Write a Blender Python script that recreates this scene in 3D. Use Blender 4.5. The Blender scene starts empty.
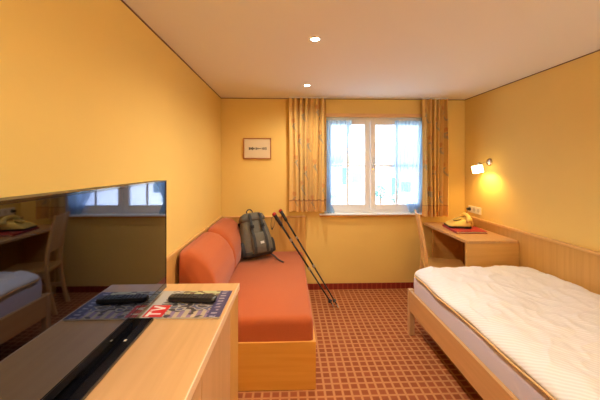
import bpy, bmesh, math, random
from mathutils import Vector, Matrix, noise
random.seed(7)
C = bpy.context.scene.collection
R = math.radians

# ------------------------------------------------------------------ materials
def new_mat(name):
    m = bpy.data.materials.new(name); m.use_nodes = True
    nt = m.node_tree; b = nt.nodes['Principled BSDF']
    return m, nt, b

def N(nt, t, **k):
    n = nt.nodes.new(t)
    for a, v in k.items(): setattr(n, a, v)
    return n

def mat(name, col, rough=.5, metal=0, spec=.5, bump=0, bscale=200, var=0, vscale=3, sheen=0, coat=0, trans=0):
    m, nt, b = new_mat(name)
    b.inputs['Roughness'].default_value = rough
    b.inputs['Metallic'].default_value = metal
    b.inputs['Specular IOR Level'].default_value = spec
    b.inputs['Sheen Weight'].default_value = sheen
    b.inputs['Coat Weight'].default_value = coat
    b.inputs['Transmission Weight'].default_value = trans
    tc = N(nt, 'ShaderNodeTexCoord')
    if var:
        nz = N(nt, 'ShaderNodeTexNoise'); nz.inputs['Scale'].default_value = vscale
        nz.inputs['Detail'].default_value = 4
        nt.links.new(tc.outputs['Object'], nz.inputs['Vector'])
        mx = N(nt, 'ShaderNodeMix', data_type='RGBA')
        mx.inputs[6].default_value = tuple(c*(1-var) for c in col)+(1,)
        mx.inputs[7].default_value = tuple(min(1, c*(1+var)) for c in col)+(1,)
        nt.links.new(nz.outputs[0], mx.inputs[0]); nt.links.new(mx.outputs[2], b.inputs['Base Color'])
    else:
        b.inputs['Base Color'].default_value = tuple(col)+(1,)
    if bump:
        n2 = N(nt, 'ShaderNodeTexNoise'); n2.inputs['Scale'].default_value = bscale
        n2.inputs['Detail'].default_value = 3
        nt.links.new(tc.outputs['Object'], n2.inputs['Vector'])
        bp = N(nt, 'ShaderNodeBump'); bp.inputs['Strength'].default_value = bump
        bp.inputs['Distance'].default_value = .004
        nt.links.new(n2.outputs[0], bp.inputs['Height']); nt.links.new(bp.outputs[0], b.inputs['Normal'])
    return m

def wood(name, c1, c2, axis='Y', rough=.38, sc=1.0):
    m, nt, b = new_mat(name)
    tc = N(nt, 'ShaderNodeTexCoord'); mp = N(nt, 'ShaderNodeMapping')
    s = {'X': (1.2, 22, 22), 'Y': (22, 1.2, 22), 'Z': (22, 22, 1.2)}[axis]
    mp.inputs['Scale'].default_value = tuple(v*sc for v in s)
    nt.links.new(tc.outputs['Object'], mp.inputs['Vector'])
    nz = N(nt, 'ShaderNodeTexNoise'); nz.inputs['Scale'].default_value = 1.5
    nz.inputs['Detail'].default_value = 6; nz.inputs['Distortion'].default_value = .6
    nt.links.new(mp.outputs[0], nz.inputs['Vector'])
    cr = N(nt, 'ShaderNodeValToRGB')
    cr.color_ramp.elements[0].position = .3; cr.color_ramp.elements[0].color = tuple(c1)+(1,)
    cr.color_ramp.elements[1].position = .7; cr.color_ramp.elements[1].color = tuple(c2)+(1,)
    nt.links.new(nz.outputs[0], cr.inputs[0]); nt.links.new(cr.outputs[0], b.inputs['Base Color'])
    b.inputs['Roughness'].default_value = rough
    return m

def vcol_mat(name, rough=.7, bump=0, sheen=0, scale=300, transl=0):
    m, nt, b = new_mat(name)
    a = N(nt, 'ShaderNodeAttribute', attribute_name='Col')
    nt.links.new(a.outputs['Color'], b.inputs['Base Color'])
    b.inputs['Roughness'].default_value = rough
    b.inputs['Sheen Weight'].default_value = sheen
    if bump:
        tc = N(nt, 'ShaderNodeTexCoord'); n2 = N(nt, 'ShaderNodeTexNoise'); n2.inputs['Scale'].default_value = scale
        nt.links.new(tc.outputs['Object'], n2.inputs['Vector'])
        bp = N(nt, 'ShaderNodeBump'); bp.inputs['Strength'].default_value = bump; bp.inputs['Distance'].default_value = .003
        nt.links.new(n2.outputs[0], bp.inputs['Height']); nt.links.new(bp.outputs[0], b.inputs['Normal'])
    if transl:
        tr = N(nt, 'ShaderNodeBsdfTranslucent'); nt.links.new(a.outputs['Color'], tr.inputs['Color'])
        mx = N(nt, 'ShaderNodeMixShader'); mx.inputs[0].default_value = transl
        nt.links.new(b.outputs[0], mx.inputs[1]); nt.links.new(tr.outputs[0], mx.inputs[2])
        nt.links.new(mx.outputs[0], nt.nodes['Material Output'].inputs[0])
    return m

def emit(name, col, s):
    m, nt, b = new_mat(name)
    b.inputs['Base Color'].default_value = tuple(col)+(1,)
    b.inputs['Emission Color'].default_value = tuple(col)+(1,)
    b.inputs['Emission Strength'].default_value = s
    return m

def carpet_mat(name, line, sq1, sq2, p, w, rough=.95):
    m, nt, b = new_mat(name)
    tc = N(nt, 'ShaderNodeTexCoord'); sp = N(nt, 'ShaderNodeSeparateXYZ')
    nt.links.new(tc.outputs['Object'], sp.inputs[0])
    fs = []
    for ax in (0, 1):
        d = N(nt, 'ShaderNodeMath', operation='DIVIDE'); d.inputs[1].default_value = p
        nt.links.new(sp.outputs[ax], d.inputs[0])
        f = N(nt, 'ShaderNodeMath', operation='FRACT'); nt.links.new(d.outputs[0], f.inputs[0])
        s = N(nt, 'ShaderNodeMath', operation='SUBTRACT'); s.inputs[1].default_value = .5
        nt.links.new(f.outputs[0], s.inputs[0])
        a = N(nt, 'ShaderNodeMath', operation='ABSOLUTE'); nt.links.new(s.outputs[0], a.inputs[0])
        mr = N(nt, 'ShaderNodeMapRange'); mr.inputs[1].default_value = .5-w-.04; mr.inputs[2].default_value = .5-w+.04
        nt.links.new(a.outputs[0], mr.inputs[0]); fs.append(mr.outputs[0])
    mxx = N(nt, 'ShaderNodeMath', operation='MAXIMUM')
    nt.links.new(fs[0], mxx.inputs[0]); nt.links.new(fs[1], mxx.inputs[1])
    # colour of each square varies a little
    sn = N(nt, 'ShaderNodeVectorMath', operation='SNAP'); sn.inputs[1].default_value = (p, p, 10)
    nt.links.new(tc.outputs['Object'], sn.inputs[0])
    wn = N(nt, 'ShaderNodeTexWhiteNoise'); nt.links.new(sn.outputs[0], wn.inputs['Vector'])
    m1 = N(nt, 'ShaderNodeMix', data_type='RGBA'); m1.inputs[6].default_value = tuple(sq1)+(1,); m1.inputs[7].default_value = tuple(sq2)+(1,)
    nt.links.new(wn.outputs['Value'], m1.inputs[0])
    m2 = N(nt, 'ShaderNodeMix', data_type='RGBA'); m2.inputs[7].default_value = tuple(line)+(1,)
    nt.links.new(mxx.outputs[0], m2.inputs[0]); nt.links.new(m1.outputs[2], m2.inputs[6])
    nt.links.new(m2.outputs[2], b.inputs['Base Color'])
    nz = N(nt, 'ShaderNodeTexNoise'); nz.inputs['Scale'].default_value = 350
    nt.links.new(tc.outputs['Object'], nz.inputs['Vector'])
    bp = N(nt, 'ShaderNodeBump'); bp.inputs['Strength'].default_value = .5; bp.inputs['Distance'].default_value = .004
    nt.links.new(nz.outputs[0], bp.inputs['Height']); nt.links.new(bp.outputs[0], b.inputs['Normal'])
    b.inputs['Roughness'].default_value = rough; b.inputs['Specular IOR Level'].default_value = .2
    return m

def sheer_mat():
    m, nt, b = new_mat('sheer')
    out = nt.nodes['Material Output']
    tr = N(nt, 'ShaderNodeBsdfTransparent'); tr.inputs[0].default_value = (.95, .97, 1, 1)
    tl = N(nt, 'ShaderNodeBsdfTranslucent'); tl.inputs[0].default_value = (.50, .76, .96, 1)
    df = N(nt, 'ShaderNodeBsdfDiffuse'); df.inputs[0].default_value = (.8, .88, .95, 1)
    a = N(nt, 'ShaderNodeMixShader'); a.inputs[0].default_value = .35
    nt.links.new(tl.outputs[0], a.inputs[1]); nt.links.new(df.outputs[0], a.inputs[2])
    mx = N(nt, 'ShaderNodeMixShader'); mx.inputs[0].default_value = .78
    nt.links.new(tr.outputs[0], mx.inputs[1]); nt.links.new(a.outputs[0], mx.inputs[2])
    nt.links.new(mx.outputs[0], out.inputs[0])
    return m

def glass_mat(name, tint=(1, 1, 1)):
    m, nt, b = new_mat(name)
    out = nt.nodes['Material Output']
    tr = N(nt, 'ShaderNodeBsdfTransparent'); tr.inputs[0].default_value = tuple(tint)+(1,)
    gl = N(nt, 'ShaderNodeBsdfGlossy'); gl.inputs['Roughness'].default_value = .02
    mx = N(nt, 'ShaderNodeMixShader'); mx.inputs[0].default_value = .06
    nt.links.new(tr.outputs[0], mx.inputs[1]); nt.links.new(gl.outputs[0], mx.inputs[2])
    nt.links.new(mx.outputs[0], out.inputs[0])
    return m

M = {}
M['wall'] = mat('wall_yellow', (.83, .59, .185), .75, spec=.25, bump=.12, bscale=90, var=.03)
M['ceiling'] = mat('ceiling_paint', (.90, .88, .82), .85, spec=.2, bump=.08, bscale=60)
M['carpet'] = carpet_mat('carpet', (.53, .235, .09), (.28, .072, .024), (.34, .095, .036), .0588, .13)
M['baseboard'] = carpet_mat('baseboard_carpet', (.34, .055, .025), (.24, .03, .015), (.27, .035, .018), .0588, .14)
M['crown'] = mat('brown_trim', (.16, .075, .03), .6)
M['panel'] = wood('beech_panel', (.60, .33, .085), (.68, .385, .11), 'Z')
M['panel_y'] = wood('beech_rail', (.68, .39, .12), (.76, .45, .16), 'Y')
M['panel_x'] = wood('beech_rail_x', (.72, .41, .16), (.82, .5, .22), 'X')
M['maple'] = wood('maple_top', (.59, .335, .14), (.67, .395, .175), 'Y', .33)
M['maple_z'] = wood('maple_vertical', (.58, .35, .17), (.65, .40, .21), 'Z', .4)
M['maple_x'] = wood('maple_x', (.68, .36, .09), (.75, .42, .12), 'X', .4)
M['maple_edge_lit'] = wood('maple_edge_lit', (.86, .62, .40), (.92, .70, .48), 'Y', .4)  # light catching the top's edge, put into a paler wood colour
M['orange_wood'] = wood('beech_base', (.70, .33, .05), (.77, .385, .07), 'X', .45)
M['chair_wood'] = wood('chair_wood', (.72, .40, .14), (.80, .48, .20), 'Z', .35)
M['sofa'] = mat('salmon_fabric', (.50, .115, .035), .95, spec=.15, bump=.6, bscale=420, var=.12, vscale=160, sheen=.2)
M['white'] = mat('white_paint', (.87, .90, .94), .4)
M['metal'] = mat('chrome', (.75, .72, .68), .25, 1)
M['glass'] = glass_mat('window_glass', (.97, .99, 1))
M['sheer'] = sheer_mat()
M['curtain'] = vcol_mat('curtain_fabric', .9, .25, .2, 400, .22)
M['print'] = vcol_mat('glossy_print', .4)
M['paper'] = vcol_mat('paper', .7)
M['black'] = mat('black_plastic', (.012, .012, .014), .35)
M['black_gloss'] = mat('black_gloss', (.004, .004, .006), .06, spec=.6, coat=.3)
M['rubber'] = mat('button_rubber', (.05, .05, .055), .6)
M['screen'] = mat('screen_glass', (.11, .13, .195), .03, 1.0)
M['bag'] = mat('bag_canvas', (.135, .125, .10), .85, bump=.5, bscale=300, var=.2, vscale=25)
M['bag_dark'] = mat('bag_dark', (.03, .032, .036), .7, bump=.3, bscale=300)
M['bag_grey'] = mat('bag_logo', (.6, .6, .58), .5)
M['pole'] = mat('pole_black', (.02, .02, .025), .3, .3)
M['pole_grey'] = mat('pole_alu', (.4, .4, .42), .3, 1)
M['red_plastic'] = mat('red_plastic', (.5, .02, .02), .4)
M['folder'] = mat('red_leatherette', (.40, .02, .03), .45, bump=.3, bscale=250)
M['phone'] = mat('yellow_plastic', (.85, .62, .16), .35)
M['dial'] = mat('phone_dial', (.18, .10, .03), .4)
M['ivory'] = mat('ivory_plastic', (.85, .80, .68), .4)
M['sheet'] = mat('sheet', (.66, .64, .80), .9, bump=.25, bscale=30, spec=.2)
M['piping'] = mat('orange_piping', (.74, .47, .22), .8)
M['frame'] = wood('picture_frame', (.40, .13, .03), (.5, .18, .05), 'X')
M['facade'] = mat('white_render', (.66, .69, .70), .9)
M['roof'] = mat('grey_roof', (.35, .36, .38), .8, var=.2)
M['teal'] = mat('teal_shutter', (.05, .34, .42), .6)
M['darkwin'] = mat('dark_window', (.12, .2, .26), .1)
M['leaf'] = mat('leaf', (.10, .26, .24), .8, var=.4, vscale=9)
M['bark'] = mat('bark', (.15, .11, .08), .9)
M['ground'] = mat('ground', (.60, .62, .60), .95, var=.1)

def duvet_mat():
    m, nt, b = new_mat('duvet_damask')
    tc = N(nt, 'ShaderNodeTexCoord')
    wv = N(nt, 'ShaderNodeTexWave', bands_direction='DIAGONAL'); wv.inputs['Scale'].default_value = 22
    wv.inputs['Distortion'].default_value = 1.2; wv.inputs['Detail'].default_value = 1
    nt.links.new(tc.outputs['Object'], wv.inputs['Vector'])
    cr = N(nt, 'ShaderNodeValToRGB')
    cr.color_ramp.elements[0].position = .3; cr.color_ramp.elements[0].color = (.82, .81, .83, 1)
    cr.color_ramp.elements[1].position = .7; cr.color_ramp.elements[1].color = (.90, .90, .93, 1)
    nt.links.new(wv.outputs['Fac'], cr.inputs[0]); nt.links.new(cr.outputs[0], b.inputs['Base Color'])
    bp = N(nt, 'ShaderNodeBump'); bp.inputs['Strength'].default_value = .12; bp.inputs['Distance'].default_value = .006
    nt.links.new(wv.outputs['Fac'], bp.inputs['Height']); nt.links.new(bp.outputs[0], b.inputs['Normal'])
    b.inputs['Roughness'].default_value = .7; b.inputs['Sheen Weight'].default_value = .2
    return m
M['duvet'] = duvet_mat()

# ------------------------------------------------------------------ mesh helpers
def world_loc(o):
    v = Vector((0, 0, 0))
    while o: v += o.location; o = o.parent
    return v

def link(name, bm, m, parent=None, smooth=False, bevel=0, subsurf=0, cols=None, origin=None):
    bmesh.ops.recalc_face_normals(bm, faces=bm.faces)
    xs = [v.co.x for v in bm.verts]; ys = [v.co.y for v in bm.verts]; zs = [v.co.z for v in bm.verts]
    if parent: off = world_loc(parent)
    elif origin is not None: off = Vector(origin)
    else: off = Vector(((min(xs)+max(xs))/2, (min(ys)+max(ys))/2, min(zs)))
    me = bpy.data.meshes.new(name)
    if cols is not None: colv = [cols(v.co.copy()) for v in bm.verts]
    for v in bm.verts: v.co -= off
    bm.to_mesh(me); bm.free()
    if cols is not None:
        at = me.color_attributes.new('Col', 'FLOAT_COLOR', 'POINT')
        for i, c in enumerate(colv): at.data[i].color = tuple(c)+(1,)
    me.materials.append(m)
    if smooth:
        for p in me.polygons: p.use_smooth = True
    o = bpy.data.objects.new(name, me); C.objects.link(o)
    if parent: o.parent = parent
    else: o.location = off
    if bevel:
        b = o.modifiers.new('bevel', 'BEVEL'); b.width = bevel; b.segments = 3; b.limit_method = 'ANGLE'; b.angle_limit = R(40)
        b.harden_normals = False
    if subsurf:
        s = o.modifiers.new('sub', 'SUBSURF'); s.levels = subsurf; s.render_levels = subsurf
    return o

def tag(o, label, cat, group=None, kind=None):
    o['label'] = label; o['category'] = cat
    if group: o['group'] = group
    if kind: o['kind'] = kind
    return o

def thing(name, loc, label, cat, group=None):
    o = bpy.data.objects.new(name, None); C.objects.link(o); o.location = loc; o.empty_display_size = .05
    return tag(o, label, cat, group)

def struct(o): o['kind'] = 'structure'; return o

def box(bm, x0, x1, y0, y1, z0, z1):
    v = [bm.verts.new((x, y, z)) for z in (z0, z1) for y in (y0, y1) for x in (x0, x1)]
    for f in ((0, 1, 3, 2), (4, 6, 7, 5), (0, 4, 5, 1), (2, 3, 7, 6), (0, 2, 6, 4), (1, 5, 7, 3)):
        bm.faces.new([v[i] for i in f])
    return v

def B(*boxes):
    bm = bmesh.new()
    for b in boxes: box(bm, *b)
    return bm

def tube(bm, pts, rad, seg=10, cap=True, flat=1.0):
    pts = [Vector(p) for p in pts]
    if not hasattr(rad, '__len__'): rad = [rad]*len(pts)
    rings = []; prev = None
    for i, p in enumerate(pts):
        d = (pts[min(i+1, len(pts)-1)]-pts[max(i-1, 0)]).normalized()
        if prev is None:
            up = Vector((0, 0, 1)) if abs(d.z) < .9 else Vector((1, 0, 0))
            a = d.cross(up).normalized()
        else:
            a = (prev-d*prev.dot(d)).normalized()
        prev = a; b = d.cross(a)
        rings.append([bm.verts.new(p+(a*math.cos(2*math.pi*k/seg)+b*math.sin(2*math.pi*k/seg)*flat)*rad[i]) for k in range(seg)])
    for i in range(len(rings)-1):
        for k in range(seg):
            bm.faces.new([rings[i][k], rings[i][(k+1) % seg], rings[i+1][(k+1) % seg], rings[i+1][k]])
    if cap:
        bm.faces.new(rings[0]); bm.faces.new(rings[-1])
    return rings

def loft(bm, rings, cap=True):
    rr = [[bm.verts.new(p) for p in r] for r in rings]
    n = len(rr[0])
    for i in range(len(rr)-1):
        for k in range(n):
            bm.faces.new([rr[i][k], rr[i][(k+1) % n], rr[i+1][(k+1) % n], rr[i+1][k]])
    if cap: bm.faces.new(rr[0]); bm.faces.new(rr[-1])

def prism(bm, poly, fn, a, b):
    """poly: 2d outline, fn(u,v,w) -> point, extruded w from a to b"""
    loft(bm, [[fn(u, v, w) for u, v in poly] for w in (a, b)])

def ribbon(bm, pts, w, t, side):
    """flat strap following pts, width w along `side`, thickness t"""
    pts = [Vector(p) for p in pts]; side = Vector(side).normalized(); rings = []
    for i, p in enumerate(pts):
        d = (pts[min(i+1, len(pts)-1)]-pts[max(i-1, 0)]).normalized()
        s = (side-d*side.dot(d)).normalized(); n = d.cross(s)
        rings.append([p+s*w/2+n*t/2, p-s*w/2+n*t/2, p-s*w/2-n*t/2, p+s*w/2-n*t/2])
    loft(bm, rings)

# ------------------------------------------------------------------ dimensions
D, XL, XR, ZC, YF = 3.73, -.812, 2.154, 2.30, -1.55
WX0, WX1, WZ0, WZ1 = .425, 1.69, .915, 2.085
PH = .875      # wood panel height
T = .28

# ------------------------------------------------------------------ shell
O0 = (0, 0, 0)
struct(link('floor', B((XL-T, XR+T, YF-T, D+T, -.2, 0)), M['carpet'], origin=O0))
struct(link('ceiling', B((XL-T, XR+T, YF-T, D+T, ZC, ZC+.2)), M['ceiling'], origin=O0))
struct(link('wall_left', B((XL-T, XL, YF-T, D+T, 0, ZC)), M['wall'], origin=O0))
struct(link('wall_right', B((XR, XR+T, YF-T, D+T, 0, ZC)), M['wall'], origin=O0))
struct(link('wall_front', B((XL, XR, YF-T, YF, 0, ZC)), M['wall'], origin=O0))
struct(link('wall_back', B((XL, WX0, D, D+T, 0, ZC), (WX1, XR, D, D+T, 0, ZC), (WX0, WX1, D, D+T, 0, WZ0),
                           (WX0, WX1, D, D+T, WZ1, ZC)), M['wall'], origin=O0))
struct(link('baseboard_back', B((.205, XR-.03, D-.012, D, 0, .07)), M['baseboard'], origin=O0))
struct(link('baseboard_left', B((XL, XL+.012, YF, 2.05, 0, .07)), M['baseboard'], origin=O0))
c = .005
struct(link('trim_1', B((XL, XR, D-c, D, ZC-c*1.4, ZC), (XL, XL+c, YF, D-c, ZC-c*1.4, ZC), (XR-c, XR, YF, D-c, ZC-c*1.4, ZC)), M['crown'], origin=O0))
# wood wainscots
def wains(name, boxes, capb, m, mc):
    o = struct(link(name, B(*boxes), m, origin=O0, bevel=.002))
    link('cap_rail', B(*capb), mc, o, bevel=.003)
wains('trim_2', [(XL+.001, XL+.014, YF, D-.001, .075, PH)], [(XL+.001, XL+.022, YF, D-.001, PH, PH+.022)], M['panel'], M['panel_y'])
wains('trim_3', [(XR-.02, XR-.001, YF, D-.001, 0, PH)], [(XR-.032, XR-.001, YF, D-.001, PH, PH+.022)], M['panel'], M['panel_y'])
wains('trim_4', [(XL+.033, .20, D-.022, D-.001, 0, PH)], [(XL+.033, .20, D-.03, D-.001, PH, PH+.014)], M['panel'], M['panel_x'])

# ------------------------------------------------------------------ window
fy0, fy1 = D+.05, D+.12
win = struct(bpy.data.objects.new('window_1', None)); C.objects.link(win); win.location = ((WX0+WX1)/2, D, WZ0)
fw = .035
link('window_frame', B((WX0, WX0+fw, fy0, fy1, WZ0, WZ1), (WX1-fw, WX1, fy0, fy1, WZ0, WZ1),
                 (WX0+fw, WX1-fw, fy0, fy1, WZ1-fw, WZ1), (WX0+fw, WX1-fw, fy0, fy1, WZ0, WZ0+fw)), M['white'], win, bevel=.004)
xm = .995
def casement(x0, x1, yo, ang, hinge, handle):
    z0, z1 = WZ0+.03, WZ1-.03
    s = .062
    def rot(bm):
        if ang:
            bmesh.ops.rotate(bm, cent=(hinge, yo, 0), matrix=Matrix.Rotation(ang, 3, 'Z'), verts=bm.verts)
        return bm
    y0, y1 = yo-.012, yo+.04
    cz = link('casement', rot(B((x0, x0+s, y0, y1, z0, z1), (x1-s, x1, y0, y1, z0, z1), (x0+s, x1-s, y0, y1, z1-s, z1), (x0+s, x1-s, y0, y1, z0, z0+s+.01))), M['white'], win, bevel=.005)
    mx = (x0+x1)/2; mz = z0+(z1-z0)*.49
    link('glazing_bar', rot(B((mx-.012, mx+.012, yo+.008, yo+.022, z0+s, z1-s), (x0+s, x1-s, yo+.009, yo+.021, mz-.011, mz+.011))), M['white'], cz)
    link('pane', rot(B((x0+s-.005, x1-s+.005, yo+.013, yo+.017, z0+s-.005, z1-s+.005))), M['glass'], cz)
    if handle:
        bm = bmesh.new(); hx = x0+s*.5; hz = 1.47
        box(bm, hx-.013, hx+.013, y0-.008, y0-.001, hz-.035, hz+.035)
        tube(bm, [(hx, y0-.005, hz), (hx, y0-.045, hz)], .008)
        tube(bm, [(hx, y0-.045, hz-.008), (hx, y0-.047, hz+.12)], [.010, .007])
        link('handle', rot(bm), M['metal'], cz, smooth=False)
casement(WX0+.025, xm-.004, fy0, 0, WX0, False)
casement(xm+.004, WX1-.025, fy0, R(-.6), WX1, True)
struct(link('trim_5', B((WX0-.03, WX1+.03, D-.025, D-.001, WZ1-.005, WZ1+.035)), M['panel_x'], origin=O0, bevel=.003))
sill = struct(link('trim_6', B((WX0-.06, WX1+.04, D-.055, D-.001, WZ0-.016, WZ0), (WX0, WX1, D-.001, D+.05, WZ0-.022, WZ0+.002)), M['white'], origin=O0, bevel=.004))
link('sill_front_edge', B((WX0-.06, WX1+.04, D-.03, D-.002, WZ0-.04, WZ0-.017)), M['orange_wood'], sill)

# ------------------------------------------------------------------ curtains
CREAM = (.86, .59, .20); OR = (.66, .17, .05); BL = (.12, .26, .34)
def curtain(x0, x1, y, z0, z1, nf, seed, motifs, amp=.058):
    bm = bmesh.new(); nx, nz = 220, 190; V = []
    rng = random.Random(seed); ph = [rng.uniform(0, 6.28) for _ in range(4)]
    for j in range(nz+1):
        fz = j/nz; row = []
        for i in range(nx+1):
            f = i/nx
            g = f+.012*math.sin(f*17+ph[0])*(1-fz)
            w = math.sin(g*nf*2*math.pi+ph[1]+.5*math.sin(f*9+ph[2]))
            w = math.copysign(abs(w)**.8, w)
            a = amp*(1-.25*fz)*(.75+.25*math.sin(f*11+ph[3]))
            xx = x0+(x1-x0)*f+.008*math.sin(g*nf*4*math.pi+ph[2])+.006*math.sin(fz*4+f*6)
            row.append(bm.verts.new((xx, y+a*w, z0+(z1-z0)*fz)))
        V.append(row)
    for j in range(nz):
        for i in range(nx):
            bm.faces.new([V[j][i], V[j][i+1], V[j+1][i+1], V[j+1][i]])
    def col(p):
        c = list(CREAM); base = tuple(CREAM)
        n = noise.noise(p*30)*.05
        c = [max(0, q+n*q) for q in c]
        for (mx, mz) in motifs:
            dx, dz = (p.x-mx), (p.z-mz)
            # tulip: two lobes + centre, leaf strokes
            if (dx/.013)**2+((dz-.035)/.026)**2 < 1 or ((dx-.012)/.008)**2+((dz-.045)/.024)**2 < 1 or ((dx+.012)/.008)**2+((dz-.045)/.024)**2 < 1: c = OR
            if abs(dx+dz*.35+.0) < .005 and -.10 < dz < .01: c = BL
            if ((dx-.012-dz*.9)/.012)**2+((dz+.01)/.018)**2 < 1: c = BL
            if ((dx+.014+dz*.5)/.009)**2+((dz+.045)/.024)**2 < 1: c = BL
        if c in (OR, BL): c = [q*.42+w_*.58 for q, w_ in zip(c, base)]
        if p.z < z0+.13: c = [c[0]*.98, c[1]*.84, c[2]*.72]
        if abs(p.z-z0-.13) < .005: c = [.5, .22, .07]
        return c
    return bm, col
ml = [(.05, 1.98), (.16, 2.1), (.22, 1.75), (.36, 1.85), (.08, 1.55), (.19, 1.42), (.30, 1.50), (.40, 1.22), (.06, 1.12), (.27, 1.08), (.33, 2.14), (.15, 1.25), (.12, 1.80)]
mr = [(1.63, 2.1), (1.75, 2.0), (1.84, 2.13), (1.68, 1.78), (1.80, 1.70), (1.62, 1.50), (1.73, 1.42), (1.85, 1.46), (1.67, 1.18), (1.79, 1.12), (1.86, 1.88)]
for (x0, x1, zz, nf, sd, mo, nm, lab) in ((.0, .432, .955, 7, 3, ml, 'left', 'cream curtain with tulip motifs between the small picture and the window'),
                             (1.588, 1.885, .885, 6, 8, mr, 'right', 'narrower cream tulip curtain right of the window, hanging above the desk')):
    t = thing('curtain', ((x0+x1)/2, D-.09, zz), lab, 'curtain', 'patterned curtains beside the window')
    bm, col = curtain(x0, x1, D-.09, zz, ZC-.018, nf, sd, mo)
    link('curtain_fabric', bm, M['curtain'], t, smooth=True, cols=col)
    link('curtain_track', B((x0-.01, x1+.01, D-.10, D-.08, ZC-.014, ZC-.001)), M['white'], t)

def sheer(outer, inner, y, label, z0, nf, sd):
    """outer(fz), inner(fz): x of the two edges by height fraction"""
    bm = bmesh.new(); nx, nz = 90, 70; V = []
    z1 = WZ1-.045
    for j in range(nz+1):
        fz = j/nz; row = []; a0, a1 = outer(fz), inner(fz)
        for i in range(nx+1):
            f = i/nx
            w = math.sin(f*nf*6.283+sd)*.014+.008*math.sin(f*nf*2.3*6.283+fz*3)
            row.append(bm.verts.new((a0+(a1-a0)*f, y+w, z0+(z1-z0)*fz+.012*math.sin(f*20+sd)*(1-fz))))
        V.append(row)
    for j in range(nz):
        for i in range(nx):
            bm.faces.new([V[j][i], V[j][i+1], V[j+1][i+1], V[j+1][i]])
    t = thing('sheer_curtain', (outer(0), y, z0), label, 'curtain', 'sheer curtains in front of the panes')
    link('sheer_fabric', bm, M['sheer'], t, smooth=True)
    bm = bmesh.new(); tube(bm, [(min(outer(1), inner(1))-.005, y, z1), (max(outer(1), inner(1))+.005, y, z1)], .005, 8)
    link('curtain_rod', bm, M['white'], t, smooth=True)
def lerp_tab(tab):
    def f(v):
        for (a, x), (b, y) in zip(tab, tab[1:]):
            if a <= v <= b:
                k = (v-a)/(b-a); k = k*k*(3-2*k); return x+(y-x)*k
        return tab[-1][1]
    return f
ys = D-.005
sheer(lerp_tab([(0, .455), (1, .448)]), lerp_tab([(0, .55), (.12, .50), (.45, .63), (.75, .71), (1, .76)]), ys,
      'sheer pale blue curtain over the left casement, gathered to the left', WZ0+.005, 5, 1.)
sheer(lerp_tab([(0, 1.58), (.2, 1.62), (1, 1.665)]), lerp_tab([(0, 1.46), (.25, 1.35), (.5, 1.27), (1, 1.285)]), ys,
      'sheer pale blue curtain over the right casement, behind the chair back', WZ0+.005, 7, 2.)

# ------------------------------------------------------------------ picture
px0, px1, pz0, pz1 = -.546, -.215, 1.572, 1.822
pic = thing('picture', ((px0+px1)/2, D-.01, pz0), 'small framed print with a thin row of dark figures on the back wall', 'picture')
f = .012
link('frame', B((px0, px1, D-.022, D-.001, pz0, pz0+f), (px0, px1, D-.022, D-.001, pz1-f, pz1),
                (px0, px0+f, D-.022, D-.001, pz0+f, pz1-f), (px1-f, px1, D-.022, D-.001, pz0+f, pz1-f)), M['frame'], pic, bevel=.002)
bm = bmesh.new(); nx, nz = 150, 100; V = []
for j in range(nz+1):
    V.append([bm.verts.new((px0+f+(px1-px0-2*f)*i/nx, D-.012, pz0+f+(pz1-pz0-2*f)*j/nz)) for i in range(nx+1)])
for j in range(nz):
    for i in range(nx): bm.faces.new([V[j][i], V[j][i+1], V[j+1][i+1], V[j+1][i]])
bl = [(.22, .010, .016), (.28, .014, .012), (.33, .008, .018), (.38, .012, .010), (.46, .010, .014), (.52, .009, .009), (.60, .016, .004), (.68, .008, .012), (.74, .011, .014), (.81, .008, .016), (.55, .02, .003)]
def pcol(p):
    u = (p.x-px0)/(px1-px0); dz = p.z-(pz0+.124)
    for (q, w, h) in bl:
        if abs(u-q)*.318 < w*(.7+.3*math.sin(dz*900+q*40)) and abs(dz) < h: return (.07, .06, .05)
    return (.78, .66, .44)
link('print', bm, M['paper'], pic, cols=pcol)

# ------------------------------------------------------------------ wall lamp
ly, lz = 3.25, 1.53
lamp = thing('wall_lamp', (XR, ly, lz-.03), 'small lit wall lamp with a tilted cube glass shade above the desk', 'lamp')
bm = bmesh.new()
tube(bm, [(XR-.001, ly, lz), (XR-.012, ly, lz), (XR-.024, ly, lz), (XR-.03, ly, lz)], [.042, .042, .034, .012], 24)
link('wall_mount', bm, M['metal'], lamp, smooth=False)
bm = bmesh.new(); sc = Vector((2.015, 3.25, 1.455))
tube(bm, [(XR-.028, ly, lz), (XR-.06, ly, lz), (XR-.09, ly, lz-.012), tuple(sc+Vector((.03, 0, .05)))], .006, 10)
tube(bm, [tuple(sc+Vector((.03, 0, .065))), tuple(sc+Vector((.012, 0, .035)))], .02, 14)
link('arm', bm, M['metal'], lamp, smooth=True)
rotm = Matrix.Rotation(R(-12), 3, 'Y')
bm = bmesh.new()
h = .038
for b_ in ((-h, -h+.005, -h, h, -h, h), (h-.005, h, -h, h, -h, h), (-h+.005, h-.005, -h, -h+.005, -h, h), (-h+.005, h-.005, h-.005, h, -h, h), (-h+.005, h-.005, -h+.005, h-.005, h-.005, h)):
    box(bm, *b_)
bmesh.ops.rotate(bm, cent=(0, 0, 0), matrix=rotm, verts=bm.verts)
bmesh.ops.translate(bm, vec=sc, verts=bm.verts)
link('lamp_shade', bm, emit('lit_glass', (1, .80, .42), 9), lamp)
def light(name, kind, loc, energy, col, size=.05, rot=None, spot=None, blend=.6):
    d = bpy.data.lights.new(name, kind); d.energy = energy; d.color = col
    if kind in ('POINT', 'SPOT'): d.shadow_soft_size = size
    if kind == 'SPOT': d.spot_size = spot; d.spot_blend = blend
    o = bpy.data.objects.new(name, d); C.objects.link(o); o.location = loc
    if rot is not None: o.rotation_euler = rot
    return o
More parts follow.
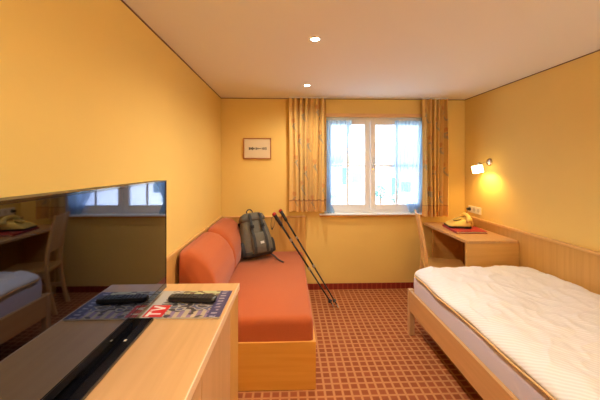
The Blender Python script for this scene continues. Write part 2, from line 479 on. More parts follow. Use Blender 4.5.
light('wall_lamp_bulb', 'POINT', tuple(sc+Vector((-.002, 0, -.018))), 8, (1, .64, .20), .012)

# ------------------------------------------------------------------ downlights
WARM = (1, .88, .70)
for k, (x, y, lab) in enumerate(((.164, 1.96, 'round recessed ceiling spotlight, the larger one nearer the camera'),
                    (.178, 3.10, 'round recessed ceiling spotlight, the smaller far one near the window wall'),
                    (.16, .3, 'added round ceiling spotlight for fill light, unseen above the camera'),)):  # this third spotlight is added as fill, out of view
    t = thing('ceiling_spotlight', (x, y, ZC-.02), lab, 'light', 'recessed ceiling spotlights')
    bm = bmesh.new(); n = 28
    prof = [(.026, ZC-.001), (.027, ZC-.006), (.032, ZC-.007), (.036, ZC-.001)]
    loft(bm, [[(x+r*math.cos(2*math.pi*i/n), y+r*math.sin(2*math.pi*i/n), z) for i in range(n)] for r, z in prof], cap=False)
    link('trim_ring', bm, M['metal'], t, smooth=True)
    bm = bmesh.new(); tube(bm, [(x, y, ZC-.001), (x, y, ZC-.004)], .025, 28)
    link('bulb', bm, emit('bulb', (1, .85, .6), 60), t)
    light('spot_bulb', 'SPOT', (x, y, ZC-.012), (80, 50, 60)[k], WARM, .025, (0, 0, 0), R(165), 1)

# added fill uplighter, unseen behind the camera, brightens ceiling and walls
ul = thing('fill_floor_lamp', (1.75, -1.1, 0), 'added floor uplighter for fill light, unseen behind the camera', 'lamp')
bm = bmesh.new(); tube(bm, [(1.75, -1.1, .0), (1.75, -1.1, .02), (1.75, -1.1, .03)], [.15, .15, .02], 28)
link('base', bm, M['metal'], ul)
bm = bmesh.new(); tube(bm, [(1.75, -1.1, .03), (1.75, -1.1, 1.66)], .011, 12)
link('pole', bm, M['metal'], ul, smooth=True)
bm = bmesh.new(); n = 32
loft(bm, [[(1.75+q*math.cos(2*math.pi*i/n), -1.1+q*math.sin(2*math.pi*i/n), z) for i in range(n)] for q, z in ((.02, 1.655), (.09, 1.68), (.14, 1.73), (.165, 1.79), (.16, 1.79), (.135, 1.735), (.085, 1.688), (.02, 1.667))])
link('lamp_shade', bm, M['white'], ul, smooth=True)
light('fill_uplighter_bulb', 'POINT', (1.75, -1.1, 1.80), 76, (1, .91, .78), .05)

# ------------------------------------------------------------------ socket
soc = thing('power_socket', (XR, 3.50, .935), 'white triple power socket on the right wall above the telephone', 'socket')
link('plate', B((XR-.012, XR-.001, 3.40, 3.64, .94, 1.02)), M['ivory'], soc, bevel=.004)
M['outlet'] = mat('outlet_shade', (.6, .55, .45), .5)
for y in (3.44, 3.52, 3.60):
    bm = bmesh.new(); tube(bm, [(XR-.013, y, .98), (XR-.011, y, .98)], .023, 20)
    link('outlet', bm, M['outlet'], soc)
bm = bmesh.new(); tube(bm, [(XR-.014, 3.60, .98), (XR-.05, 3.60, .98)], [.02, .014], 14)
plug = thing('phone_cable', (XR-.03, 3.6, .82), 'black plug and thin cable running from the socket to the telephone', 'cable')
link('plug', bm, M['black'], plug, smooth=False)
bm = bmesh.new(); tube(bm, [(XR-.045, 3.60, .98), (XR-.055, 3.595, .93), (XR-.05, 3.585, .87), (XR-.06, 3.56, .822), (XR-.09, 3.52, .8065), (XR-.12, 3.51, .806)], .0035, 8)
link('cable', bm, M['black'], plug, smooth=True)

# ------------------------------------------------------------------ desk
DX, DY, DZ = 1.632, 2.80, .80
desk = thing('desk', ((DX+XR)/2, (DY+D)/2, 0), 'light wooden built-in desk against the right wall beyond the bed', 'desk')
link('desk_top', B((DX, XR-.034, DY, D-.004, DZ-.026, DZ)), M['maple'], desk, bevel=.003)
link('side_panel', B((DX+.004, XR-.022, DY+.004, DY+.03, .001, DZ-.0265)), M['maple_x'], desk, bevel=.002)
link('back_panel', B((XR-.046, XR-.0225, DY+.031, D-.03, .2, DZ-.0265)), M['panel'], desk)
link('shelf_support', B((DX+.10, XR-.047, D-.05, D-.024, .001, DZ-.0265)), M['maple_x'], desk)

# folder
fc = [Vector((1.70, 3.10, 0)), Vector((2.015, 3.08, 0)), Vector((2.075, 3.475, 0)), Vector((1.755, 3.495, 0))]
fol = thing('folder', (1.88, 3.28, DZ+.001), 'red padded hotel folder lying under the yellow telephone on the desk', 'folder')
def flat(bm, pts, z0, z1, inset=0):
    cc = sum(pts, Vector())/len(pts)
    P = [p+(cc-p).normalized()*inset for p in pts]
    loft(bm, [[(p.x, p.y, z) for p in P] for z in (z0, z1)])
bm = bmesh.new(); flat(bm, fc, DZ+.001, DZ+.005); flat(bm, fc, DZ+.017, DZ+.022); 
L = [fc[0], fc[3], fc[3]+Vector((.006, 0, 0)), fc[0]+Vector((.006, 0, 0))]
flat(bm, L, DZ+.0051, DZ+.0169)
link('cover', bm, M['folder'], fol, bevel=.0015)
bm = bmesh.new(); flat(bm, fc, DZ+.0055, DZ+.0165, .012)
link('pages', bm, M['ivory'], fol)

# telephone
ph = thing('telephone', (1.87, 3.37, DZ+.023), 'yellow retro telephone with handset standing on the red folder', 'telephone')
PM = Matrix.Translation((1.855, 3.36, DZ+.0235)) @ Matrix.Rotation(R(-12), 4, 'Z') @ Matrix.Diagonal((1.12, 1.12, 1.35, 1))
def xf(bm, m): bmesh.ops.transform(bm, matrix=m, verts=bm.verts); return bm
def rrect(w, d, r, n=5):
    out = []
    for (cx, cy, a0) in ((w/2-r, d/2-r, 0), (-w/2+r, d/2-r, 90), (-w/2+r, -d/2+r, 180), (w/2-r, -d/2+r, 270)):
        for k in range(n+1):
            a = R(a0+90*k/n); out.append((cx+r*math.cos(a), cy+r*math.sin(a)))
    return out
bm = bmesh.new()
secs = [(.001, .205, .215, 0), (.014, .205, .215, 0)]
loft(bm, [[(x, y, z) for x, y in rrect(w, d, .03)] for z, w, d, _ in secs])
link('foot_base', xf(bm, PM), M['black'], ph)
bm = bmesh.new()
rings = []
for k in range(9):
    q = k/8; w = .198-.07*q**1.6; d = .208-.05*q**1.5
    # sloping top: height depends on x (lower to the left, toward the user)
    rings.append([(x*1.0+.02*q, y, .0145+q*(.028+.030*(x/w+.5))) for x, y in rrect(w, d, .03)])
loft(bm, rings)
link('body', xf(bm, PM), M['phone'], ph, smooth=True)
bm = bmesh.new(); n = 26
tl = R(-11)
dm = Matrix.Translation((-.005, -.01, .061)) @ Matrix.Rotation(tl, 4, 'Y')
tube(bm, [(0, 0, -.006), (0, 0, .004)], .037, n)
link('dial', xf(bm, PM @ dm), M['dial'], ph)
bm = bmesh.new()
tube(bm, [(.037*math.cos(a), .037*math.sin(a), .005) for a in [2*math.pi*i/24 for i in range(25)]], .005, 8, cap=False)
link('dial_ring', xf(bm, PM @ dm), M['phone'], ph, smooth=True)
bm = bmesh.new()
tube(bm, [(.075, -.115, .062), (.075, -.10, .072), (.078, -.06, .092), (.08, 0, .098), (.078, .06, .092), (.075, .10, .072), (.075, .115, .062)], [.018, .024, .016, .014, .016, .024, .018], 14)
for s in (-1, 1):
    tube(bm, [(.075, s*.10, .08), (.075, s*.104, .05)], [.024, .028], 16)
link('handset', xf(bm, PM), M['phone'], ph, smooth=True)
bm = bmesh.new()
pts = [(.075-.0*i, -.118+0.0*i, .06) for i in range(1)]
cur = []
for i in range(140):
    s = i/139; base = Vector((.085+.02*math.sin(s*3.14), -.105+.2*s, .05-.043*min(1, s*3)))
    a = s*2*math.pi*18; cur.append(tuple(base+Vector((math.cos(a)*.005, 0, math.sin(a)*.005))))
tube(bm, cur, .0016, 5)
link('coiled_cord', xf(bm, PM @ Matrix.Translation((.02, 0, 0))), M['phone'], ph, smooth=True)

# ------------------------------------------------------------------ chair (faces the desk)
ch = thing('dining_chair', (1.58, 3.32, 0), 'light wooden chair with a tall curved back pushed under the desk', 'chair')
cx0, cx1, cy0, cy1, sz = 1.385, 1.80, 3.13, 3.49, .455
bm = bmesh.new()
poly = [(cx0+.02, cy0), (cx1-.02, cy0+.0), (cx1, cy0+.02), (cx1, cy1-.02), (cx1-.02, cy1), (cx0+.02, cy1), (cx0, cy1-.02), (cx0, cy0+.02)]
loft(bm, [[(x, y, z) for x, y in poly] for z in (sz-.03, sz)])
link('seat', bm, M['maple_x'], ch, bevel=.006)
link('apron', B((cx0+.03, cx1-.03, cy0+.02, cy0+.042, sz-.085, sz-.031), (cx0+.03, cx1-.03, cy1-.042, cy1-.02, sz-.085, sz-.031),
                (cx1-.05, cx1-.03, cy0+.043, cy1-.043, sz-.085, sz-.031)), M['chair_wood'], ch)
# S-curved rear legs running into the back posts
prof = [(1.33, 0), (1.365, .15), (1.395, .32), (1.405, .46), (1.398, .60), (1.375, .74), (1.352, .87), (1.328, .99)]
def post(y0, y1, name):
    bm = bmesh.new(); rings = []
    for i, (x, z) in enumerate(prof):
        w = .036 if z < .5 else .036-.014*(z-.5)/.5
        rings.append([(x-w/2, y0, z), (x+w/2, y0, z), (x+w/2, y1, z), (x-w/2, y1, z)])
    loft(bm, rings)
    link(name, bm, M['chair_wood'], ch, bevel=.004)
post(cy0+.0, cy0+.032, 'rear_leg'); post(cy1-.032, cy1, 'rear_leg')
for (y0, y1) in ((cy0+.005, cy0+.04), (cy1-.04, cy1-.005)):
    bm = bmesh.new()
    loft(bm, [[(cx1-.052+a, y0+a, 0), (cx1-.02-a, y0+a, 0), (cx1-.02-a, y1-a, 0), (cx1-.052+a, y1-a, 0)] if k == 0 else
              [(cx1-.056, y0, sz-.031), (cx1-.018, y0, sz-.031), (cx1-.018, y1, sz-.031), (cx1-.056, y1, sz-.031)] for k, a in ((0, .004), (1, 0))])
    link('leg', bm, M['chair_wood'], ch, bevel=.003)
def backboard(za, zb, name, t=.014):
    bm = bmesh.new(); rings = []
    import bisect
    def px(z):
        for (xa, z0), (xb, z1) in zip(prof, prof[1:]):
            if z0 <= z <= z1: return xa+(xb-xa)*(z-z0)/(z1-z0)
        return prof[-1][0]
    n = 6
    for k in range(n+1):
        z = za+(zb-za)*k/n; x = px(z)
        rings.append([(x-t/2, cy0+.031, z), (x+t/2, cy0+.031, z), (x+t/2-.012, (cy0+cy1)/2, z), (x+t/2, cy1-.031, z), (x-t/2, cy1-.031, z), (x-t/2-.012, (cy0+cy1)/2, z)])
    loft(bm, rings)
    link(name, bm, M['chair_wood'], ch)
backboard(.62, .985, 'backrest')
for yy in (cy0+.008, cy1-.028): link('stretcher', B((1.385, cx1-.056, yy, yy+.02, .19, .22)), M['chair_wood'], ch)
ch.location = (1.413, 3.14, 0)
for o_ in ch.children:      # turn the chair about its near rear leg
    o_.data.transform(Matrix.Translation((1.58-1.405, 3.32-3.13, 0)))
ch.rotation_euler = (0, 0, R(-17))

# ------------------------------------------------------------------ bed
bx0, bx1, by0, by1 = 1.062, 2.11, .70, 2.735
bed = thing('bed', ((bx0+bx1)/2, (by0+by1)/2, 0), 'light wooden single bed frame along the right wall', 'bed')
link('side_rail', B((bx0, bx0+.026, by0+.03, by1-.03, .215, .392)), M['maple'], bed, bevel=.003)
link('side_rail', B((bx1-.026, bx1, by0+.03, by1-.03, .215, .392)), M['maple'], bed, bevel=.003)
link('foot_rail', B((bx0+.045, bx1-.045, by1-.03, by1-.004, .215, .392)), M['maple_x'], bed, bevel=.003)
link('head_rail', B((bx0+.045, bx1-.045, by0, by0+.03, .215, .85)), M['maple_x'], bed, bevel=.004)
for (x, y) in ((bx0-.004, by1-.042), (bx1-.042, by1-.042), (bx0-.004, by0-.012), (bx1-.042, by0-.012)):
    link('leg', B((x, x+.046, y, y+.046, 0, .398)), M['maple_z'], bed, bevel=.003)
link('slat_base', B((bx0+.027, bx1-.027, by0+.032, by1-.032, .30, .325)), M['maple_x'], bed)
# mattress
bm = bmesh.new()
rings = []
def mring(z, ins): return [(bx0+(bx1-bx0)/2+x, by0+.03+(by1-by0-.035)/2+y, z) for x, y in rrect(bx1-bx0-.06-2*ins, by1-by0-.07-2*ins, .06, 6)]
for z, ins in ((.327, .01), (.335, 0), (.40, -.002), (.45, -.006), (.50, -.004), (.543, .0), (.548, .02)): rings.append(mring(z, ins))
loft(bm, rings)
tag(link('mattress', bm, M['sheet'], smooth=True), 'mattress in a pale lilac fitted sheet lying in the bed frame', 'mattress')
# duvet
dx0, dx1, dy0, dy1 = 1.075, 2.12, .74, 2.715
def h2(x, y):
    u = (x-dx0)/(dx1-dx0); v = (y-dy0)/(dy1-dy0)
    e = min(1, u/.16); e2 = min(1, (1-v)/.075); e3 = min(1, (1-u)/.06); e4 = min(1, v/.06)
    def rd(t): return math.sqrt(max(0, 1-(1-t)**2))
    s = rd(e)*rd(e2)*rd(e3)*rd(e4)
    p = Vector((x*2.2, y*1.6, 0))
    n = noise.noise(p*1.3)*.016+noise.noise(p*3+Vector((5, 0, 0)))*.008
    r1 = 1-abs(noise.noise(Vector((x*3.2+y*1.4, y*2.2-x*1.0, 3))))*2
    r2 = 1-abs(noise.noise(Vector((x*7+y*4, y*5-x*5, 9))))*2
    n += .010*max(0, r1)**3+.007*max(0, r2)**3+noise.noise(p*5+Vector((0,0,7)))*.010+noise.noise(p*11)*.0035
    return s, n
bm = bmesh.new(); nx, ny = 150, 260; top = []; bot = []
for j in range(ny+1):
    tr, br = [], []
    for i in range(nx+1):
        # denser at the borders
        u = i/nx; v = j/ny
        u = .5-.5*math.cos(math.pi*u)*(.3+.7*abs(math.cos(math.pi*u))**0) if False else u
        x = dx0+(dx1-dx0)*(u**1.25); y = dy0+(dy1-dy0)*(1-(1-v)**1.25)
        s, n = h2(x, y)
        rc = .12; dd = dy1-y
        ins = rc-math.sqrt(max(0, rc*rc-(rc-dd)**2)) if dd < rc else 0
        x = x+ins*(1-u)
        wob = .012*noise.noise(Vector((y*3, 0, 1)))
        zt = .553+s*(.068+n)
        if i == 0 or j == 0 or i == nx or j == ny: zt = .548
        xx = x+(wob if u < .1 else 0)
        tr.append(bm.verts.new((xx, y, zt)))
        br.append(tr[-1] if (i in (0, nx) or j in (0, ny)) else bm.verts.new((xx, y, .5565-.003*min(1, s*3)+.0)))
    top.append(tr); bot.append(br)
# pull the foot/left border down a little so it hangs over the mattress edge
for j in range(ny):
    for i in range(nx):
        bm.faces.new([top[j][i], top[j][i+1], top[j+1][i+1], top[j+1][i]])
        q = [bot[j][i], bot[j+1][i], bot[j+1][i+1], bot[j][i+1]]
        bm.faces.new(q)
duv = tag(link('duvet', bm, M['duvet'], smooth=True), 'rumpled white duvet with orange piping spread over the bed', 'duvet')
bm = bmesh.new()
def wobx(y): return dx0+.012*noise.noise(Vector((y*3, 0, 1)))
pts = [(wobx(dy0+(dy1-.06-dy0)*k/60)-.002, dy0+(dy1-.06-dy0)*k/60, .546+.004*math.sin(k*.5)) for k in range(61)]
pts = [p for p in pts if p[1] < dy1-.12]
pts += [(dx0+.12-.12*math.cos(R(a))-.001, dy1-.12+.12*math.sin(R(a)), .5475) for a in range(0, 91, 10)]+[(dx0+.12+(dx1-dx0-.15)*k/20, dy1+.001, .549) for k in range(1, 21)]
tube(bm, pts, .006, 8)
link('piping', bm, M['piping'], duv, smooth=True)

# ------------------------------------------------------------------ sofa
sx0, sx1, sy0, sy1 = XL+.035, .178, 2.06, D-.032
sofa = thing('sofa', ((sx0+sx1)/2, (sy0+sy1)/2, 0), 'sofa bed with salmon orange seat mattress on a beech box base', 'sofa')
link('base', B((sx0, sx1, sy0, sy0+.022, .004, .323), (sx1-.022, sx1, sy0+.0221, sy1, .004, .323), (sx0, sx1-.0221, sy0+.0221, sy1, .27, .30)), M['orange_wood'], sofa, bevel=.003)
link('plinth', B((sx0+.04, sx1-.05, sy0+.06, sy1-.02, 0, .05)), M['black'], sofa)
bm = bmesh.new(); rings = []
cxm, cym = (sx0+sx1)/2-.005, (sy0+sy1)/2+.004
W_, L_ = sx1-sx0-.02, sy1-sy0-.015
for k in range(15):
    q = k/14; z = .303+.175*q
    e = .028*(1-math.sqrt(max(0, 1-max(0, (q-.72)/.28)**2)))
    rings.append([(cxm+x, cym+y, z) for x, y in rrect(W_-2*e, L_-2*e, .03, 5)])
loft(bm, rings)
link('seat_mattress', bm, M['sofa'], sofa, smooth=True)
def bolster(y0, y1, lab, dz=0):
    bm = bmesh.new()
    base = [(-.782, .48), (-.54, .48), (-.512, .52), (-.508, .62), (-.53, .72), (-.58, .81), (-.65, .872), (-.72, .894), (-.776, .885)]
    # densify
    P = []
    n = len(base)
    for i in range(n):
        a, b = Vector(base[i]), Vector(base[(i+1) % n])
        for k in range(4): P.append(a.lerp(b, k/4))
    cc = sum(P, Vector((0, 0)))/len(P)
    rings = []; m = 26
    for k in range(m+1):
        q = k/m; y = y0+(y1-y0)*q
        e = min(q, 1-q)*(y1-y0)/.045
        sh = 1-.075*(1-math.sqrt(max(0, 1-max(0, 1-e)**2)))
        sag = .006*math.sin(q*math.pi)
        e2 = min(1, min(q, 1-q)*(y1-y0)/.13)
        dr = .075*(1-math.sqrt(max(0, 1-(1-e2)**2)))*(1 if q > .5 else .4)
        rings.append([(cc.x+(p.x-cc.x)*sh+sag*(p.x > -.7), y, max(.48, cc.y+(p.y-cc.y)*sh+(dz-dr)*max(0, (p.y-.48)/.4))) for p in P])
    loft(bm, rings)
    o = link('back_cushion', bm, M['sofa'], smooth=True)
    tag(o, lab, 'cushion', 'wedge cushions along the sofa')
bolster(2.19, 2.95, 'salmon wedge back cushion of the sofa nearest the television')
bolster(2.96, 3.685, 'salmon wedge back cushion in the corner beside the backpack', .004)

# ------------------------------------------------------------------ backpack
bp = thing('backpack', (-.34, 3.42, .48), 'grey green backpack with dark straps leaning at the back of the sofa', 'backpack')
BM = Matrix.Translation((-.34, 3.40, .502)) @ Matrix.Rotation(R(-14), 4, 'X') @ Matrix.Rotation(R(-11), 4, 'Y') @ Matrix.Rotation(R(27), 4, 'Z')
def sup(w, d, n=32, e=3.0):
    out = []
    for k in range(n):
        a = 2*math.pi*k/n; c_, s_ = math.cos(a), math.sin(a)
        out.append((math.copysign(abs(c_)**(2/e), c_)*w/2, math.copysign(abs(s_)**(2/e), s_)*d/2))
    return out
bm = bmesh.new()
prof_b = [(0.0, .25, .14), (.012, .32, .19), (.05, .355, .215), (.12, .36, .22), (.2, .345, .215), (.28, .32, .20), (.35, .29, .18), (.40, .26, .165), (.425, .235, .14)]
loft(bm, [[(x*(1+.03*noise.noise(Vector((x*14, y*14, z*12)))), y*(1+.06*noise.noise(Vector((x*10, 5, z*10)))), z) for x, y in sup(w, d)] for z, w, d in prof_b])
link('body', xf(bm, BM), M['bag'], bp, smooth=True)
bm = bmesh.new()
prof_l = [(.385, .27, .185), (.39, .29, .205), (.42, .285, .20), (.455, .25, .165), (.475, .18, .11), (.48, .08, .05)]
loft(bm, [[(x, y+.005, z) for x, y in sup(w, d)] for z, w, d in prof_l])
link('lid', xf(bm, BM), M['bag'], bp, smooth=True)
bm = bmesh.new()
loft(bm, [[(x+.01, y-.115, z) for x, y in sup(w, d, e=3.5)] for z, w, d in ((.03, .17, .03), (.04, .2, .06), (.12, .205, .075), (.2, .195, .065), (.235, .17, .045), (.245, .13, .02))])
fp = link('front_pocket', xf(bm, BM), M['bag'], bp, smooth=True)
bm = bmesh.new(); box(bm, -.005, .035, -.158, -.153, .125, .15)
link('logo_patch', xf(bm, BM), M['bag_grey'], fp)
for s, dx in ((-1, -.06), (1, .06)):
    bm = bmesh.new()
    ribbon(bm, [(dx*.9, -.09, .462), (dx, -.112, .43), (dx*1.02, -.118, .36), (dx*1.05, -.122, .28), (dx*1.1, -.158, .19), (dx*1.12, -.162, .10), (dx*1.1, -.14, .035)], .026, .005, (1, 0, 0))
    st = link('strap', xf(bm, BM), M['bag_dark'], bp)
    bm = bmesh.new(); box(bm, dx-.02, dx+.022, -.134, -.118, .30, .335)
    link('buckle', xf(bm, BM), M['black'], st, bevel=.003)
for s in (-1, 1):
    bm = bmesh.new()
    loft(bm, [[(x+s*.168, y, z) for x, y in sup(w, d)] for z, w, d in ((.02, .04, .12), (.03, .07, .15), (.13, .08, .15), (.17, .05, .13), (.175, .02, .1))])
    link('side_pocket', xf(bm, BM), M['bag_dark'], bp, smooth=True)
bm = bmesh.new(); tube(bm, [(-.035, .03, .47), (-.04, .03, .50), (-.02, .03, .522), (.01, .03, .522), (.03, .03, .50), (.025, .03, .47)], .007, 8)
link('top_handle', xf(bm, BM), M['bag_dark'], bp, smooth=True)
bm = bmesh.new()
for s in (-1, 1):
    ribbon(bm, [(s*.07, .085, .42), (s*.10, .125, .38), (s*.12, .14, .25), (s*.13, .12, .10), (s*.14, .09, .03)], .055, .014, (1, 0, 0))
link('shoulder_strap', xf(bm, BM), M['bag_dark'], bp, smooth=False)
bm = bmesh.new()
ribbon(bm, [(-.20, 3.40, .535), (-.165, 3.38, .515), (-.13, 3.34, .494), (-.095, 3.30, .484), (-.06, 3.25, .483)], .022, .004, (.5, .7, 0))
link('hip_strap', bm, M['bag_dark'], bp)
bm = bmesh.new()
loft(bm, [[(x, y, z) for x, y in sup(w, d)] for z, w, d in ((-.0, .26, .15), (.01, .335, .205), (.055, .366, .226), (.06, .36, .22))])
link('base_panel', xf(bm, BM), M['bag_dark'], bp, smooth=True)

# ------------------------------------------------------------------ trekking poles
def pole(tip, topp, lab, handle_dir):
    tip, topp = Vector(tip), Vector(topp); d = (topp-tip); Ln = d.length; d.normalize()
    t = thing('trekking_pole', tuple(tip), lab, 'trekking pole', 'trekking poles leaning on the sofa')
    P = lambda s: tuple(tip+d*s)
    bm = bmesh.new(); tube(bm, [P(.04), P(.50)], .0075, 12); tube(bm, [P(.49), P(.86)], .0092, 12); tube(bm, [P(.85), P(Ln-.13)], .0105, 12)
    link('shaft', bm, M['pole'], t, smooth=True)
    bm = bmesh.new(); tube(bm, [P(.0), P(.015), P(.045)], [.002, .005, .006], 10)
    link('tip', bm, M['pole_grey'], t, smooth=True)
    bm = bmesh.new(); tube(bm, [P(.07), P(.074), P(.08), P(.1)], [.010, .024, .022, .009], 18)
    link('basket', bm, M['pole'], t)
    bm = bmesh.new()
    bm.free()
    for s in (.49, .85):
        bm = bmesh.new(); tube(bm, [P(s-.018), P(s-.012), P(s+.012), P(s+.018)], [.010, .014, .014, .010], 12)
        link('clamp', bm, M['pole_grey'], t, smooth=True)
    bm = bmesh.new(); tube(bm, [P(Ln-.15), P(Ln-.13), P(Ln-.10), P(Ln-.07), P(Ln-.04), P(Ln-.015)], [.014, .019, .0165, .0195, .018, .022], 14)
    link('grip', bm, M['black'], t, smooth=True)
    bm = bmesh.new(); tube(bm, [P(Ln-.016), P(Ln), P(Ln+.012)], [.023, .024, .012], 14)
    link('grip_cap', bm, M['red_plastic'], t, smooth=True)
    hd = Vector(handle_dir); e = tip+d*(Ln-.01)
    bm = bmesh.new(); ribbon(bm, [tuple(e), tuple(e+hd*.05+Vector((0, 0, -.03))), tuple(e+hd*.07+Vector((0, 0, -.10))), tuple(e+hd*.05+Vector((0, 0, -.15))), tuple(e+hd*.01+Vector((0, 0, -.12))), tuple(e-d*.03)], .018, .003, (0, 1, 0))
    link('wrist_strap', bm, M['black'], t)
pole((.52, 3.235, .001), (-.105, 3.66, .965), 'black trekking pole with the higher red grip cap, leaning at the wall', (.25, -.6, 0))
pole((.472, 3.25, .001), (-.158, 3.22, .995), 'black trekking pole with the lower grip, beside the backpack', (-.5, -.5, 0))

# ------------------------------------------------------------------ tv cabinet
KZ = .97
kx0, kx1, ky0, ky1 = XL+.035, -.226, -.25, 1.402
cab = thing('tv_cabinet', ((kx0+kx1)/2, (ky0+ky1)/2, 0), 'pale maple cabinet in the foreground carrying the television', 'cabinet')
def rotk(bm):
    bmesh.ops.rotate(bm, cent=(-.225, 1.39, 0), matrix=Matrix.Rotation(R(-.9), 3, 'Z'), verts=bm.verts); return bm
link('cabinet_top', rotk(B((kx0, kx1, ky0, ky1, KZ-.028, KZ-.001))), M['maple'], cab, bevel=.002)
link('edge_band', rotk(B((kx1+.0001, kx1+.003, ky0, ky1, KZ-.028, KZ-.001))), M['maple_edge_lit'], cab)
link('carcass', rotk(B((kx0, kx1-.022, ky0+.01, ky1-.003, .06, KZ-.0285))), M['maple_z'], cab)
link('end_panel', rotk(B((kx1-.0215, kx1-.003, 1.235, ky1-.002, .0, KZ-.0285))), M['panel'], cab, bevel=.002)
for (a, b_) in ((.852, 1.232), (.468, .848), (.084, .464), (-.24, .08)):
    d_ = link('door', rotk(B((kx1-.0215, kx1-.003, a, b_, .07, KZ-.033))), M['maple_z'], cab, bevel=.002)
    bm = bmesh.new(); tube(bm, [(kx1-.003, a+.03, .60), (kx1+.012, a+.03, .60), (kx1+.022, a+.03, .60)], [.005, .005, .012], 14)
    link('knob', rotk(bm), M['metal'], d_, smooth=True)
link('plinth', rotk(B((kx0+.02, kx1-.05, ky0+.03, ky1-.02, 0, .0595))), M['black'], cab)

# ------------------------------------------------------------------ television
tv = thing('television', (-.53, .93, KZ), 'large black flat screen television standing on the pale cabinet', 'television')
TW, TB, TT = .745, .998, 1.437
TM = Matrix.Translation((-.503, 1.292, 0)) @ Matrix.Rotation(R(-.2), 4, 'Z')
# local frame: x = out of the screen, y = along the screen from far edge (0) to near (-TW)
bm = bmesh.new()
box(bm, -.05, -.004, -TW, 0, TB, TT)
link('housing', xf(bm, TM), M['black'], tv, bevel=.004)
bz = .014
bm = B((-.0038, 0, -TW, 0, TB, TB+.022), (-.0038, 0, -TW, 0, TT-.007, TT), (-.0038, 0, -TW, -TW+.012, TB+.022, TT-.007), (-.0038, 0, -.009, 0, TB+.022, TT-.007))
link('bezel', xf(bm, TM), M['black_gloss'], tv, bevel=.001)
bm = B((-.0036, -.0012, -TW+.0125, -.0095, TB+.0225, TT-.0075))
link('screen', xf(bm, TM), M['screen'], tv)
bm = B((-.035, -.012, -.50, -.25, KZ+.012, TB+.002))
link('stand_neck', xf(bm, TM), M['black_gloss'], tv, bevel=.003)
bm = B((-.70, -.46, .44, 1.072, KZ, KZ+.011))
link('stand_plate', bm, M['black_gloss'], tv, bevel=.003)
bm = B((-.488, -.481, .93, .939, KZ+.0112, KZ+.0116))
link('badge', bm, M['ivory'], tv)

# ------------------------------------------------------------------ magazine
mx0, mx1, my0, my1 = -.495, -.262, 1.09, 1.315
mg = thing('magazine', ((mx0+mx1)/2, (my0+my1)/2, KZ), 'colourful television magazine lying on the cabinet under the remote control', 'magazine')
MM = Matrix.Translation((-.385, 1.195, 0)) @ Matrix.Rotation(R(-1), 4, 'Z')
hw, hl = .145, .112
bm = B((-hw, hw, -hl, hl, KZ, KZ+.004))
link('pages', xf(bm, MM), M['ivory'], mg)
bm = bmesh.new(); nx, ny = 190, 150; V = []
for j in range(ny+1):
    V.append([bm.verts.new((-hw-.0015+2*(hw+.0015)*i/nx, -hl-.0015+2*(hl+.0015)*j/ny, KZ+.0046)) for i in range(nx+1)])
for j in range(ny):
    for i in range(nx): bm.faces.new([V[j][i], V[j][i+1], V[j+1][i+1], V[j+1][i]])
def letter_T(u, v): return (0 <= u <= 1 and .78 <= v <= 1) or (.38 <= u <= .62 and 0 <= v <= 1)
def letter_V(u, v):
    c_ = .5*v
    return 0 <= v <= 1 and (abs(u-(.5-c_*.84)) < .14 or abs(u-(.5+c_*.84)) < .14)
def mcol(p):
    x, y = p.x+hw, p.y+hl         # 0..0.29 , 0..0.224
    n = noise.noise(Vector((p.x*60, p.y*60, 0))); n2 = noise.noise(Vector((p.x*38, p.y*55, 4)))
    c = (.48, .44, .38)
    # masthead down the left part of the cover: white TV on red, written across the depth
    if .022 < x < .090 and .004 < y < .094:
        c = (.62, .012, .012)
        v = 1-(x-.030)/.048
        if 0 <= v <= 1:
            u = (y-.008)/.036
            if 0 <= u <= 1 and letter_T(u, v): c = (.85, .82, .78)
            u = (y-.050)/.038
            if 0 <= u <= 1 and letter_V(u, v): c = (.85, .82, .78)
        return c
    if x > .245:
        c = (.055, .045, .13)
        if math.sin(y*260) > .2 and .253 < x < .275 and n > -.2: c = (.38, .34, .40)
        return c
    if x < .095:
        c = (.46, .44, .42)
        if math.sin(y*330+n*3) > .45 and .05 < x < .10: c = (.10, .09, .10)
        return c
    if y > .18:
        c = (.50, .52, .28) if n2 > -.1 else (.16, .10, .06)
        return c
    if n2 > .14: c = (.10, .11, .20)
    elif n2 < -.12: c = (.05, .04, .045)
    elif n > .1: c = (.50, .40, .30)
    if y < .05 and n2 > -.3: c = (.50, .40, .27) if math.sin(x*200) > 0 else (.25, .17, .30)
    return c
cov = link('cover', bm, M['print'], mg, cols=None) if False else None
bm2 = bm
me_cols = [mcol(v.co) for v in bm2.verts]
bmesh.ops.transform(bm2, matrix=MM, verts=bm2.verts)
it = iter(me_cols)
link('cover', bm2, M['print'], mg, cols=lambda p: next(it))

# remote control
rm = thing('remote_control', (-.375, 1.205, KZ+.006), 'black television remote control lying on the magazine', 'remote control')
RM = Matrix.Translation((-.372, 1.21, KZ+.0055)) @ Matrix.Rotation(R(-4), 4, 'Z')
bm = bmesh.new()
loft(bm, [[(x, y, z) for x, y in rrect(w, d, .016, 6)] for z, w, d in ((.0, .17, .032), (.004, .184, .044), (.012, .186, .046), (.018, .182, .042), (.020, .176, .036))])
link('body', xf(bm, RM), M['black'], rm, smooth=False)
bm = bmesh.new()
for i in range(11):
    for j in range(3):
        x = -.07+i*.0135; y = -.012+j*.012
        if i == 6: continue
        tube(bm, [(x, y, .0195), (x, y, .0218)], .0038, 10)
tube(bm, [(.011, 0, .0195), (.011, 0, .0222)], .011, 16)
link('buttons', xf(bm, RM), M['rubber'], rm)

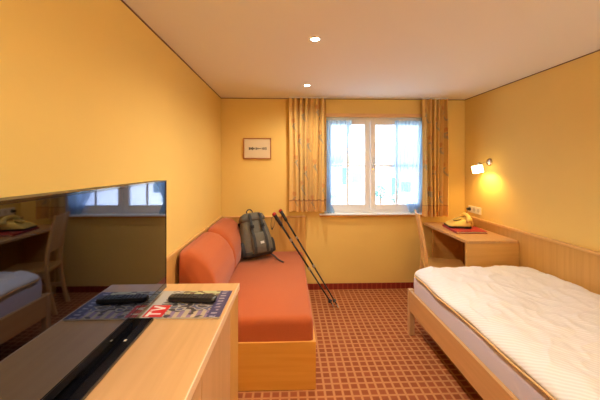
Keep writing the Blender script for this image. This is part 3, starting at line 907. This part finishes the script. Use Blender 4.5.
# ------------------------------------------------------------------ outside the window
GZ = -3.2
tag(link('ground', B((-40, 60, 5, 90, GZ-.2, GZ)), M['ground'], origin=(0, 20, GZ-.2)), 'pale ground far below the window', 'ground')['kind'] = 'structure'
hs = thing('house', (6.5, 27, GZ), 'white rendered house with a grey roof seen through the window', 'house')
link('walls', B((-6, 14, 24, 32, GZ, 1.6)), M['facade'], hs)
bm = bmesh.new(); prism(bm, [(23.2, 1.55), (32.8, 1.55), (28, 3.6)], lambda u, v, w: (w, u, v), 7.5, 15)
bm2 = bmesh.new()
link('roof', bm, M['roof'], hs); bm2.free()
for (x, z, w, h_) in ((4.75, .05, 1.0, 1.0), (8.6, -.7, 1.0, 1.0), (3.0, -1.7, .8, 1.0)):
    w_ = link('window', B((x, x+w, 23.93, 23.99, z, z+h_)), M['white'], hs)
    link('pane', B((x+.1, x+w-.1, 23.9, 23.929, z+.1, z+h_-.1)), M['darkwin'], w_)
for (x, z) in ((4.1, .0), (8.0, -.75)):
    link('shutter', B((x, x+.55, 23.9, 23.99, z, z+1.3)), M['teal'], hs)
def bush(cx, cy, cz, r, n, seed, lab):
    rng = random.Random(seed); t = thing('bush', (cx, cy, GZ), lab, 'bush', 'bushes outside')
    bm = bmesh.new()
    for k in range(n):
        a, b_ = rng.uniform(0, 6.28), rng.uniform(-1, 1); q = rng.uniform(.6, 1)*r; s_ = math.sqrt(1-b_*b_)
        c_ = Vector((cx+q*s_*math.cos(a), cy+q*s_*math.sin(a), cz+q*b_))
        u = Vector((rng.uniform(-1, 1), rng.uniform(-1, 1), rng.uniform(-1, 1))).normalized(); v = u.orthogonal().normalized(); e = r*.16
        bm.faces.new([bm.verts.new(c_+u*e), bm.verts.new(c_+v*e*.6), bm.verts.new(c_-u*e), bm.verts.new(c_-v*e*.6)])
    link('foliage', bm, M['leaf'], t)
    bm = bmesh.new(); tube(bm, [(cx, cy, GZ), (cx, cy, cz)], [.12, .04], 8); link('trunk', bm, M['bark'], t)
bush(5.35, 18, -.1, .42, 300, 1, 'green bush outside, seen low through the right casement')
bush(6.5, 19, -.5, .35, 260, 2, 'smaller green bush outside to the right of the other')

# ------------------------------------------------------------------ world and daylight
w = bpy.data.worlds.new('sky'); bpy.context.scene.world = w; w.use_nodes = True
nt = w.node_tree; bg = nt.nodes['Background']
sky = nt.nodes.new('ShaderNodeTexSky'); sky.sky_type = 'NISHITA'; sky.sun_disc = False
sky.sun_elevation = R(48); sky.sun_rotation = R(180); sky.air_density = 1.0; sky.dust_density = 3.0
nt.links.new(sky.outputs[0], bg.inputs[0]); bg.inputs[1].default_value = 1.25
sun = light('sun', 'SUN', (0, -5, 12), 3.6, (1, .97, .92)); sun.data.angle = R(1)
sun.rotation_euler = Vector((.15, .8, -1)).to_track_quat('-Z', 'Y').to_euler()
pl = bpy.data.lights.new('window_portal', 'AREA'); pl.shape = 'RECTANGLE'; pl.size = WX1-WX0; pl.size_y = WZ1-WZ0
pl.cycles.is_portal = True
po = bpy.data.objects.new('window_portal', pl); C.objects.link(po); po.location = ((WX0+WX1)/2, D+.2, (WZ0+WZ1)/2)
po.rotation_euler = (R(-90), 0, 0)

# ------------------------------------------------------------------ camera
cam = bpy.data.cameras.new('camera'); co = bpy.data.objects.new('camera', cam); C.objects.link(co)
cam.sensor_width = 36; cam.lens = 36*310/600; cam.shift_y = -35/600; cam.clip_start = .02
co.location = (0, 0, 1.5); co.rotation_euler = (R(90), 0, R(-2.0))
s = bpy.context.scene; s.camera = co
s.view_settings.view_transform = 'Standard'; s.view_settings.look = 'None'
s.view_settings.exposure = .13; s.view_settings.gamma = 1
